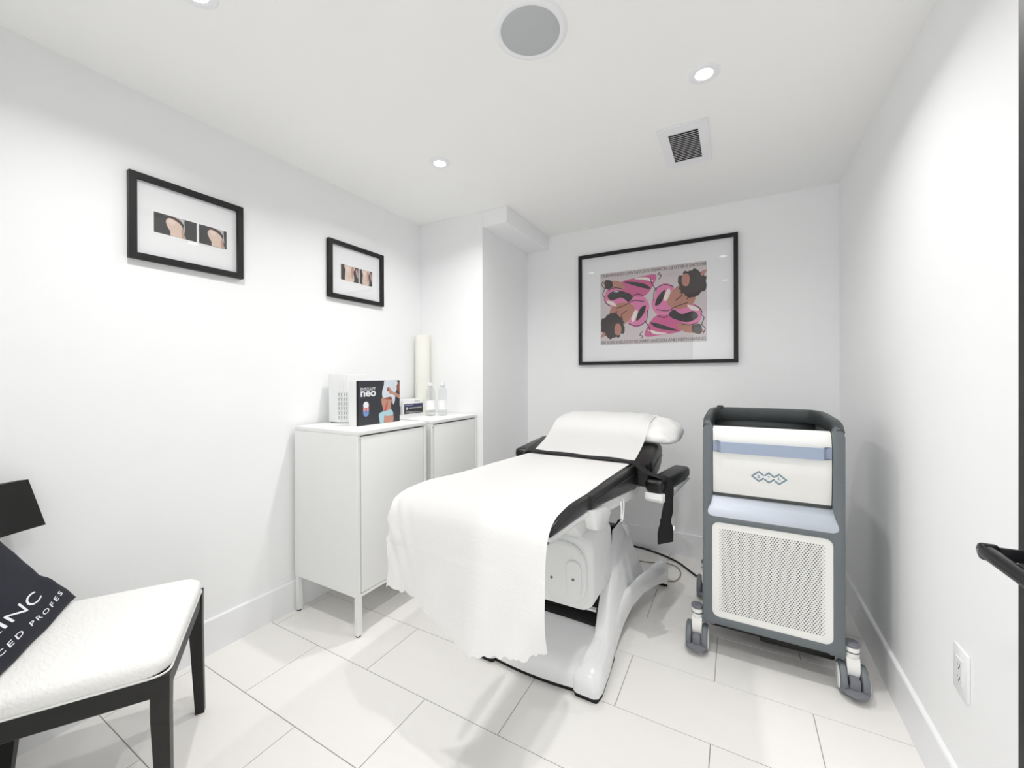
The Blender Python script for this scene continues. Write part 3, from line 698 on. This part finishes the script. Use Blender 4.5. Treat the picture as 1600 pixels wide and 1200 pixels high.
# crepe paper sheet running from the pillow over the pads and hanging at the foot
PATH = [(2.58, .955), (2.50, .977), (2.41, .984), (2.32, .974), (2.25, .945), (2.19, .897), (2.12, .852), (2.04, .819), (1.98, .799), (1.92, .794), (1.70, .803), (1.45, .812), (1.27, .820), (1.12, .831), (1.03, .830), (.985, .824), (.950, .807), (.929, .780), (.919, .74), (.914, .69)]
path = catmull([(0, y, z) for y, z in PATH], 5)
HEM = [(-.955, .548), (-.90, .545), (-.85, .536), (-.79, .512), (-.738, .488), (-.68, .458), (-.627, .446), (-.58, .452), (-.53, .462), (-.47, .474), (-.414, .505)]
NU, NH = 72, 26
bm = bmesh.new(); rows = []
def sheet_x(u, y, z):
    xl = lerp([(.90, -.954), (1.1, -.962), (1.9, -.964), (2.0, -.96), (2.2, -.945), (2.6, -.93)], y)[0]
    xr = lerp([(.90, -.414), (1.0, -.418), (1.3, -.428), (1.9, -.428), (2.2, -.405), (2.6, -.40)], y)[0]
    return xl+(xr-xl)*u
for i, q in enumerate(path):
    row = []
    for j in range(NU+1):
        u = j/NU; x = sheet_x(u, q.y, q.z); z = q.z; y = q.y
        n = noise.noise(Vector((x*4, y*4, 1.3)))*.0022+noise.noise(Vector((x*14, y*9, 5.1)))*.0009
        z += n
        if q.y < 1.0:                                         # crumpled left corner of the fold
            k = max(0, 1-u/.22)*min(1, (1.0-q.y)/.05)
            fold = math.sin(u*70+q.z*50)*.006*k
            y -= fold*.8+.004*k; x += .005*k*math.sin(q.z*90+u*20)
        if q.y > 2.22:                                        # over the pillow the sides sag
            sg = min(1, (q.y-2.22)/.1); z -= .018*sg*max(0, abs(u-.5)*2-.8)/.2
        e = max(0, u-.93)/.07
        if q.y < 1.5: z -= .003*e*min(1, (1.5-q.y)/.2)
        row.append(bm.verts.new((x, y, z)))
    rows.append(row)
zst = path[-1].z
random.seed(3)
scal = [random.uniform(-.004, .004) for _ in range(NU+1)]
for i in range(1, NH+1):
    row = []; k = i/NH
    for j in range(NU+1):
        u = j/NU; x = sheet_x(u, .91, 0); zh = lerp(HEM, x)[0]+.009*abs(math.sin(u*40+2.5*math.sin(u*9)))-.004+scal[j]
        z = zst+(zh-zst)*k
        y = .913-.010*k+.010*k*math.sin(u*7.5+.6)*(.35+.65*k)+.0045*k*math.sin(u*23+3*k)+noise.noise(Vector((x*9, z*7, 2)))*.0035
        y += (.014*k*k)*max(0, u-.85)/.15
        kk = max(0, 1-u/.25)*(1-k)
        y -= math.sin(u*70+z*50)*.004*kk
        x += .004*k*math.sin(z*22+u*5)
        row.append(bm.verts.new((x, y, z)))
    rows.append(row)
for i in range(len(rows)-1):
    for j in range(NU): bm.faces.new((rows[i][j], rows[i][j+1], rows[i+1][j+1], rows[i+1][j]))
so = obj('paper_sheet', bm, PAPER, None, 180)
tag(so, 'white crepe paper sheet running over the bed and hanging ragged at its foot', 'paper sheet')

# webbing strap across the bed
sp = catmull([(-.986, 1.945, .752), (-.982, 1.945, .785), (-.960, 1.944, .8035), (-.85, 1.940, .8045), (-.70, 1.932, .8045), (-.55, 1.924, .8040), (-.45, 1.915, .804), (-.412, 1.910, .798), (-.375, 1.905, .775), (-.335, 1.902, .756), (-.292, 1.900, .750), (-.270, 1.898, .738), (-.258, 1.895, .690), (-.260, 1.89, .62), (-.268, 1.886, .565)], 6)
b = bmesh.new(); L = []; n = len(sp)
rings = []
for i, q in enumerate(sp):
    k = i/(n-1); t_ = (sp[min(i+1, n-1)]-sp[max(i-1, 0)]).normalized()
    wdir = Vector((.10, 1, 0)); 
    if k > .62: wdir = Vector((.10+.75*min(1, (k-.62)/.25), 1, 0))
    wdir = (wdir-t_*wdir.dot(t_)).normalized(); nd = t_.cross(wdir).normalized()
    hw = .028+.002*math.sin(k*40); wob = nd*.0015*math.sin(k*55)
    rings.append([q+wdir*hw+nd*.0012+wob, q-wdir*hw+nd*.0012-wob, q-wdir*hw-nd*.0012-wob, q+wdir*hw-nd*.0012+wob])
st = thing('bed_strap', 'black webbing strap across the bed, tail hanging over the right armrest', 'strap', (-.62, 1.92, .80))
obj('webbing', loft(rings), STRAP, st, 50)
q = sp[-1]; wd = Vector((.85, 1, 0)).normalized()
tail = []
for z, hw in ((.572, .028), (.550, .029), (.535, .036), (.51, .042), (.475, .042), (.462, .041)):
    c = Vector((-.268-.002, 1.886, z)); nd = Vector((wd.y, -wd.x, 0))
    tail.append([c+wd*hw+nd*.002, c-wd*hw+nd*.002, c-wd*hw-nd*.002, c+wd*hw-nd*.002])
obj('strap_tail', loft(tail), STRAP, st, 50)
c = Vector((-.270, 1.886, .52))+wd*.045
obj('buckle', box(c.x-.006, c.x+.006, c.y-.004, c.y+.004, .512, .534, .0015, 1), CHROME, st, 40)

# ------------------------------------------------------------------ body treatment machine on casters
mc = thing('treatment_machine', 'grey and white wheeled treatment machine with perforated front panel', 'medical machine', (.12, 2.18, 0))
mx0, mx1, my0, my1, mz0, mz1 = -.120, .360, 1.930, 2.390, .140, .985
obj('body', box(mx0+.004, mx1-.004, my0+.034, my1, mz0+.004, .925, .020, 4), GREY, mc, 40)
Mf = Matrix(((1, 0, 0, 0), (0, 0, -1, my0+.020), (0, 1, 0, 0), (0, 0, 0, 1)))
outer = rrect(mx0, mx1, mz0, .996, .022, 5)
# front bezel as a plate with two openings: drawer (upper) and perforated panel (lower)
up_open = [(mx1-.030, 1.05), (mx0+.030, 1.05)]
outer = [(mx0+.004, mz0), (mx1-.004, mz0), (mx1, mz0+.006), (mx1, .965), (mx1-.008, .992), (mx1-.024, 1.002), (mx1-.031, .985), (mx1-.031, .700), (mx1-.023, .655), (mx1-.014, .628), (mx1-.013, .616), (mx1-.018, .606), (mx1-.034, .598), (mx0+.034, .598), (mx0+.018, .606), (mx0+.013, .616), (mx0+.014, .628), (mx0+.023, .655), (mx0+.031, .700), (mx0+.031, .985), (mx0+.024, 1.002), (mx0+.008, .992), (mx0, .965), (mx0, mz0+.006)]
lower = rrect(mx0+.030, mx1-.030, .166, .578, .030, 6)
obj('front_bezel', plate_holes(outer, [lower], Mf, .040, .003), GREY, mc, 40)
pn = obj('perforated_panel', prism(rrect(mx0+.0315, mx1-.0315, .1675, .5765, .0285, 6), 1, my0+.0035, my0+.030, .0012, 1), MWHITE, mc, 40)
hb = bmesh.new(); k = 0; yy = my0+.0031; nxh, nzh, pit = 38, 50, .0098
x = mx0+.062; row = 0; z = .200
while z < .548:
    xx = x+(.5*pit if row % 2 else 0)
    while xx < mx1-.060:
        r = .0026
        if xx < mx0+.070 or xx > mx1-.068: r = .0016
        vs = [hb.verts.new((xx+r*math.cos(a), yy, z+r*math.sin(a))) for a in (i*PI/3 for i in range(6))]
        hb.faces.new(vs); xx += pit
    z += pit*.80; row += 1
ho = obj('perforation', hb, HOLE, pn); ho['kind'] = 'stuff'
# drawer with grip band and emblem
dr = []
for z, y in ((.694, .034), (.698, .024), (.71, .019), (.76, .014), (.85, .010), (.92, .012), (.955, .018), (.975, .030), (.982, .050)):
    dr.append((z, my0+y))
poly = [(y, z) for z, y in dr]+[(my0+.06, .982), (my0+.06, .694)]
dw = obj('drawer', prism(poly, 0, mx0+.036, mx1-.036, 0), MWHITE, mc, 40)
xa, xb, za, zb2 = mx0+.036, mx1-.036, .878, .924
bp = [(xa, my0+.009), (xa+.018, my0+.009), (xa+.030, my0-.020), (xb-.030, my0-.020), (xb-.018, my0+.009), (xb, my0+.009), (xb, my0+.014), (xb-.014, my0+.014), (xb-.034, my0-.012), (xa+.034, my0-.012), (xa+.014, my0+.014), (xa, my0+.014)]
obj('grip_band', prism(bp, 2, za, zb2, .001, 1), BLUEGREY, dw, 40)
p = Print()
def diamond(cx, cz, r, gaps):
    pts = [(cx-r, cz), (cx, cz+r*.82), (cx+r, cz), (cx, cz-r*.82)]
    for i in range(4):
        a = Vector(pts[i]); c2 = Vector(pts[(i+1) % 4])
        g0, g1 = gaps[i]; p.stroke([a+(c2-a)*g0, a+(c2-a)*g1], .0066, LOGO)
diamond(0.085, .786, .024, [(-.07, 1.07), (-.07, .75), (.25, 1.07), (-.07, 1.07)])
diamond(0.120, .784, .024, [(.35, 1.07), (-.07, .80), (.2, 1.07), (-.07, .65)])
diamond(0.155, .782, .024, [(.40, 1.07), (-.07, 1.07), (-.07, 1.07), (-.07, .60)])
for ch, xx in (('B', .0805), ('T', .1155), ('L', .1515)): p.text(ch, xx, .779, LOGO, width=.0085, height=.012, bold=.02)
p.build('emblem', lambda x, y, kk: (x, lerp([(a, b_) for a, b_ in dr], y)[0]-.0004-kk, y), dw, .00003)
# sloping silver lip under the drawer
def lip_row(ins, y, z): return [(mx0+ins, my0+y, z), (mx1-ins, my0+y, z), (mx1-ins, my0+.044, z), (mx0+ins, my0+.044, z)]
lip = loft([lip_row(*q) for q in ((.030, .033, .692), (.0275, .030, .680), (.0220, .019, .655), (.0155, .006, .632), (.0135, .0015, .616), (.018, .0005, .607), (.032, .0005, .600), (.050, .003, .592))])
obj('drawer_gap_shade', box(mx0+.034, mx1-.034, my0+.024, my0+.05, .684, .702), DGREY, mc)  # dark grey strip painted in for the shade between drawer and lip
obj('silver_lip', lip, SILVER, mc, 30)
# top rim handle
hp = catmull([(mx0+.013, my0+.012, .975), (mx0+.013, my0+.05, 1.000), (mx0+.014, my0+.15, 1.006), (mx0+.016, 2.25, 1.012), (mx0+.035, 2.34, 1.014), (mx0+.09, 2.378, 1.014), (.12, 2.385, 1.014), (mx1-.09, 2.378, 1.014), (mx1-.035, 2.34, 1.014), (mx1-.016, 2.25, 1.012), (mx1-.014, my0+.15, 1.006), (mx1-.013, my0+.05, 1.000), (mx1-.013, my0+.012, .975)], 7)
obj('rim_handle', sweep(hp, [(-.014, -.036), (.012, -.040), (.016, -.030), (.016, .012), (.010, .024), (-.008, .024), (-.015, .014)]), DGREY, mc, 40)
for xs_, s in ((mx0+.005, 1), (mx1-.005, -1)):
    obj('side_cheek', prism([(my0+.036, .60), (my1-.01, .60), (my1-.01, .99), (my0+.036, .99)], 0, xs_, xs_+s*.022, .004, 1), GREY, mc, 40)
obj('top_tray', box(mx0+.028, mx1-.028, my0+.062, my1-.012, .90, .944, .006, 2), RUBBER, mc, 40)
obj('back_rim', box(mx0+.012, mx1-.012, my1-.012, my1+.004, .60, .988, .006, 2), DGREY, mc, 40)
obj('handle_knob', cyl((mx0+.052, 2.362, 1.030), (mx0+.052, 2.362, 1.048), .016, n=18, bev=.004), DGREY, mc, 40)
obj('chassis', box(mx0+.02, mx1-.02, my0+.05, my1-.02, .100, mz0+.006, .006, 2), RUBBER, mc, 40)
obj('transformer', box(.09, .345, my0+.075, my1-.06, .070, .104, .008, 2), RUBBER, mc, 40)
def caster(x, y):
    s = -1 if x < .12 else 1
    c = obj('caster', loft([[(x-.016, y-.022, .062), (x+.016, y-.022, .062), (x+.016, y+.022, .062), (x-.016, y+.022, .062)], [(x-.019, y-.030, .095), (x+.019, y-.030, .095), (x+.019, y+.022, .095), (x-.019, y+.022, .095)], [(x-.020, y-.024, .125), (x+.020, y-.024, .125), (x+.020, y+.022, .125), (x-.020, y+.022, .125)], [(x-.02, y-.018, .142), (x+.02, y-.018, .142), (x+.02, y+.018, .142), (x-.02, y+.018, .142)]]), MWHITE, mc, 40)
    obj('stem', cyl((x, y, .140), (x, y, .178), .0235, n=28, bev=.002), MWHITE, c, 40)
    obj('stem_groove', cyl((x, y, .158), (x, y, .162), .0238, n=28), DGREY, c, 40)
    obj('stem_cap', cyl((x, y, .178), (x, y, .194), .0245, n=28, bev=.006), CAPG, c, 40)
    obj('chassis_arm', box(min(x, x-s*.07), max(x, x-s*.07), y-.014, y+.014, .126, .150, .003, 1), CAPG, c, 40)
    for sd in (-1, 1):
        xa_ = x+sd*.0205; xb_ = x+sd*.0435
        wh = obj('wheel', cyl((xa_, y-.004, .0555), (xb_, y-.004, .0555), .0555, n=40, bev=.008), WHEEL, c, 40)
    for sd in (-1, 1):
        obj('wheel_cover', cyl((x+sd*.0434, y-.004, .0555), (x+sd*.0465, y-.004, .0555), .044, .040, n=36), MWHITE, c, 40)
    obj('brake_pad', box(x-.0165, x+.0165, y-.056, y-.020, .040, .080, .006, 2), CAPG, c, 40)
    b = prism([(x-.040, y-.050), (x-.030, y-.072), (x, y-.082), (x+.030, y-.072), (x+.040, y-.050), (x, y-.046)], 2, -.004, .004, .0015, 1)
    xform(b, Matrix.Translation((0, y-.06, .036)) @ Matrix.Rotation(math.radians(18), 4, 'X') @ Matrix.Translation((0, -(y-.06), 0)))
    obj('brake_pedal', b, CAPG, c, 40)
for cx_, cy_ in ((-.148, 1.955), (.386, 1.955), (-.140, 2.43), (.380, 2.43)): caster(cx_, cy_)

# ------------------------------------------------------------------ chair at the left edge
fA = Vector((-1.690, .735, 0)); rr_ = Vector((.850, -.526, 0)).normalized(); ff = Vector((-rr_.y, rr_.x, 0))
cw, cdp = .492, .47
def CP(a, bq, z): return fA+rr_*a-ff*bq+Vector((0, 0, z))     # a: from the far front leg across, b: towards the back
MC = Matrix(((rr_.x, -ff.x, 0, fA.x), (rr_.y, -ff.y, 0, fA.y), (0, 0, 1, 0), (0, 0, 0, 1)))
ch = thing('side_chair', 'black wooden chair with white textured seat, cut off at the left edge', 'chair', tuple(CP(cw/2, cdp/2, 0)))
b = bmesh.new(); N = 22; top = []; zb_ = .438
rings = []
for hh, ins in ((0, .006), (.008, .001), (.026, .0), (.038, .003), (.046, .012), (.051, .030), (.055, .07), (.058, .13), (.0595, .20)):
    pts_ = rrect(ins, cw-ins, ins, cdp-ins, max(.022, .05-ins*.1) if ins < .18 else .02, 5)
    rings.append([CP(x, y, zb_+hh) for x, y in pts_])
obj('seat_cushion', loft(rings), BOUCLE, ch, 80)
sf = box(.004, cw-.004, .004, cdp-.004, .384, .4375, .003, 1); xform(sf, MC)
obj('seat_frame', sf, BLACKWOOD, ch, 40)
obj('welt', sweep([CP(x, y, .4385) for x, y in rrect(.003, cw-.003, .003, cdp-.003, .03, 4)+[rrect(.003, cw-.003, .003, cdp-.003, .03, 4)[0]]], circ(.003, 6)), BOUCLE, ch, 60)
for a, bq, da, db in ((.020, .020, -.006, -.01), (cw-.020, .020, .006, -.01), (.020, cdp-.02, -.006, .03), (cw-.020, cdp-.02, .006, .03)):
    lg = loft([[CP(a+s*.020+0, bq+q*.020, .4372) for s, q in ((-1, -1), (1, -1), (1, 1), (-1, 1))], [CP(a+s*.019+da*.1, bq+q*.019, .33) for s, q in ((-1, -1), (1, -1), (1, 1), (-1, 1))], [CP(a+s*.013+da, bq+q*.013+db, 0) for s, q in ((-1, -1), (1, -1), (1, 1), (-1, 1))]])
    obj('leg', lg, BLACKWOOD, ch, 30)
for a in (.070, cw-.070):
    obj('back_post', loft([[CP(a+s*.014, cdp-.018+q*.012, .40) for s, q in ((-1, -1), (1, -1), (1, 1), (-1, 1))], [CP(a+s*.013, cdp+.050+q*.010, .74) for s, q in ((-1, -1), (1, -1), (1, 1), (-1, 1))], [CP(a+s*.012, cdp+.066+q*.008, .86) for s, q in ((-1, -1), (1, -1), (1, 1), (-1, 1))]]), BLACKWOOD, ch, 30)
bk = []
for i in range(25):
    k = i/24*2-1; a = cw/2+k*.262; depth = cdp+.070-.105*k*k
    tx = Vector((1, .105*2*k/.262)); tx.normalize()
    lo, hi, th, ln = .735, .884, .011, .020
    bk.append([CP(a, depth-ln-th, lo), CP(a, depth-ln+th, lo), CP(a-.004*k, depth+ln*.8+th, hi), CP(a-.004*k, depth+ln*.8-th, hi)])
obj('backrest', loft(bk), BLACKWOOD, ch, 30)

# tote bag slumped on the chair
bagP = CP(.022, .305, .500)
def bag_s(u, v):
    """u 0..1 from the far corner across the seat, v 0..1 from the seat edge up to the chair back"""
    v = max(0.0, v)
    edge = lerp([(0, .0), (.10, .010), (.22, .043), (.4, .072), (.7, .100), (1, .125)], v)[0]
    a = edge+u*(.47-edge*.6)
    back_ = .02+.118*v**.9-.016*math.sin(u*PI)*math.sin(v*PI); z = .0+.270*v**1.05+.025*math.sin(min(1, v*2.2)*PI)*.5
    z += .007*math.sin(u*11+v*5)*v+.006*noise.noise(Vector((u*4, v*5, 0)))
    return bagP+rr_*a-ff*back_+Vector((0, 0, z))
def bag_n(u, v):
    e = .01; n_ = (bag_s(u+e, v)-bag_s(u-e, v)).cross(bag_s(u, v+e)-bag_s(u, v-e)).normalized()
    return n_ if n_.dot(Vector((.5, .6, .6))) > 0 else -n_
bg = thing('tote_bag', 'navy canvas tote bag with white lettering slumped on the chair', 'tote bag', tuple(CP(.2, .4, .49)))
b = bmesh.new(); N = 24; T_ = []; B_ = []
for i in range(N+1):
    ra, rb = [], []
    for j in range(N+1):
        u, v = i/N, j/N; th = .017*(max(0, 1-abs(2*u-1)**5)*max(0, 1-abs(2*v-1)**5))**.5+.0012
        s_ = bag_s(u, v); n_ = bag_n(u, v); ra.append(b.verts.new(s_+n_*th)); rb.append(b.verts.new(s_-n_*th*.35))
    T_.append(ra); B_.append(rb)
for i in range(N):
    for j in range(N):
        b.faces.new((T_[i][j], T_[i+1][j], T_[i+1][j+1], T_[i][j+1])); b.faces.new((B_[i][j], B_[i][j+1], B_[i+1][j+1], B_[i+1][j]))
for i in range(N):
    for (p0, p1, q0, q1) in ((T_[i][0], T_[i+1][0], B_[i][0], B_[i+1][0]), (T_[i][N], T_[i+1][N], B_[i][N], B_[i+1][N]), (T_[0][i], T_[0][i+1], B_[0][i], B_[0][i+1]), (T_[N][i], T_[N][i+1], B_[N][i], B_[N][i+1])): b.faces.new((p0, p1, q1, q0))
obj('bag_body', b, NAVY, bg, 60)
def bag_map(x, y, k):
    u = min(.999, max(.001, 1-x)); v = min(.999, max(.001, y))
    th = .017*(max(0, 1-abs(2*u-1)**5)*max(0, 1-abs(2*v-1)**5))**.5+.0012
    return bag_s(u, v)+bag_n(u, v)*(th+.0009+k)
p = Print()
p.text('KINC', .17, .275, WHITEINK, width=.560, height=.115, bold=.0)
p.text('NCED PROFES', .09, .130, WHITEINK, width=.78, height=.044, bold=.012, spacing=1.4)
p.build('lettering', bag_map, bg, .0001)
hpts = [bag_s(.30, .93)+bag_n(.3, .93)*.014, bag_s(.30, .99)+Vector((0, 0, .03)), bag_s(.36, 1)+Vector((0, 0, .085))-ff*.02, bag_s(.5, 1)+Vector((0, 0, .10))-ff*.03, bag_s(.64, 1)+Vector((0, 0, .085))-ff*.02, bag_s(.70, .99)+Vector((0, 0, .03)), bag_s(.70, .93)+bag_n(.7, .93)*.014]
obj('bag_handle', sweep(catmull(hpts, 6), [(-.0015, -.012), (.0015, -.012), (.0015, .012), (-.0015, .012)], tuple(ff)), NAVY, bg, 50)

# ------------------------------------------------------------------ cords on the floor
o = obj('power_cord', tube(catmull([(-.80, 2.60, .006), (-.76, 2.80, .006), (-.69, 2.865, .006), (-.62, 2.885, .006), (-.55, 2.880, .006), (-.46, 2.850, .006), (-.38, 2.812, .006), (-.31, 2.76, .006), (-.25, 2.69, .006), (-.19, 2.62, .006), (-.10, 2.54, .006), (0.0, 2.47, .006), (.06, 2.43, .03), (.07, 2.40, .12)], 6), .006, 10), CORD, None, 60)
tag(o, 'black power cord running along the floor to the wheeled machine', 'cord')
o = obj('thin_cord', tube(catmull([(-.68, 2.62, .0035), (-.66, 2.78, .0035), (-.61, 2.79, .0035), (-.575, 2.74, .0035), (-.59, 2.69, .0035), (-.50, 2.685, .0035), (-.39, 2.725, .0035), (-.325, 2.71, .0035), (-.292, 2.64, .0035), (-.295, 2.55, .0035), (-.33, 2.50, .0035), (-.42, 2.515, .0035)], 6), .0032, 8), CORD2, None, 60)
tag(o, 'thin beige cord looped on the floor behind the bed base', 'cord')
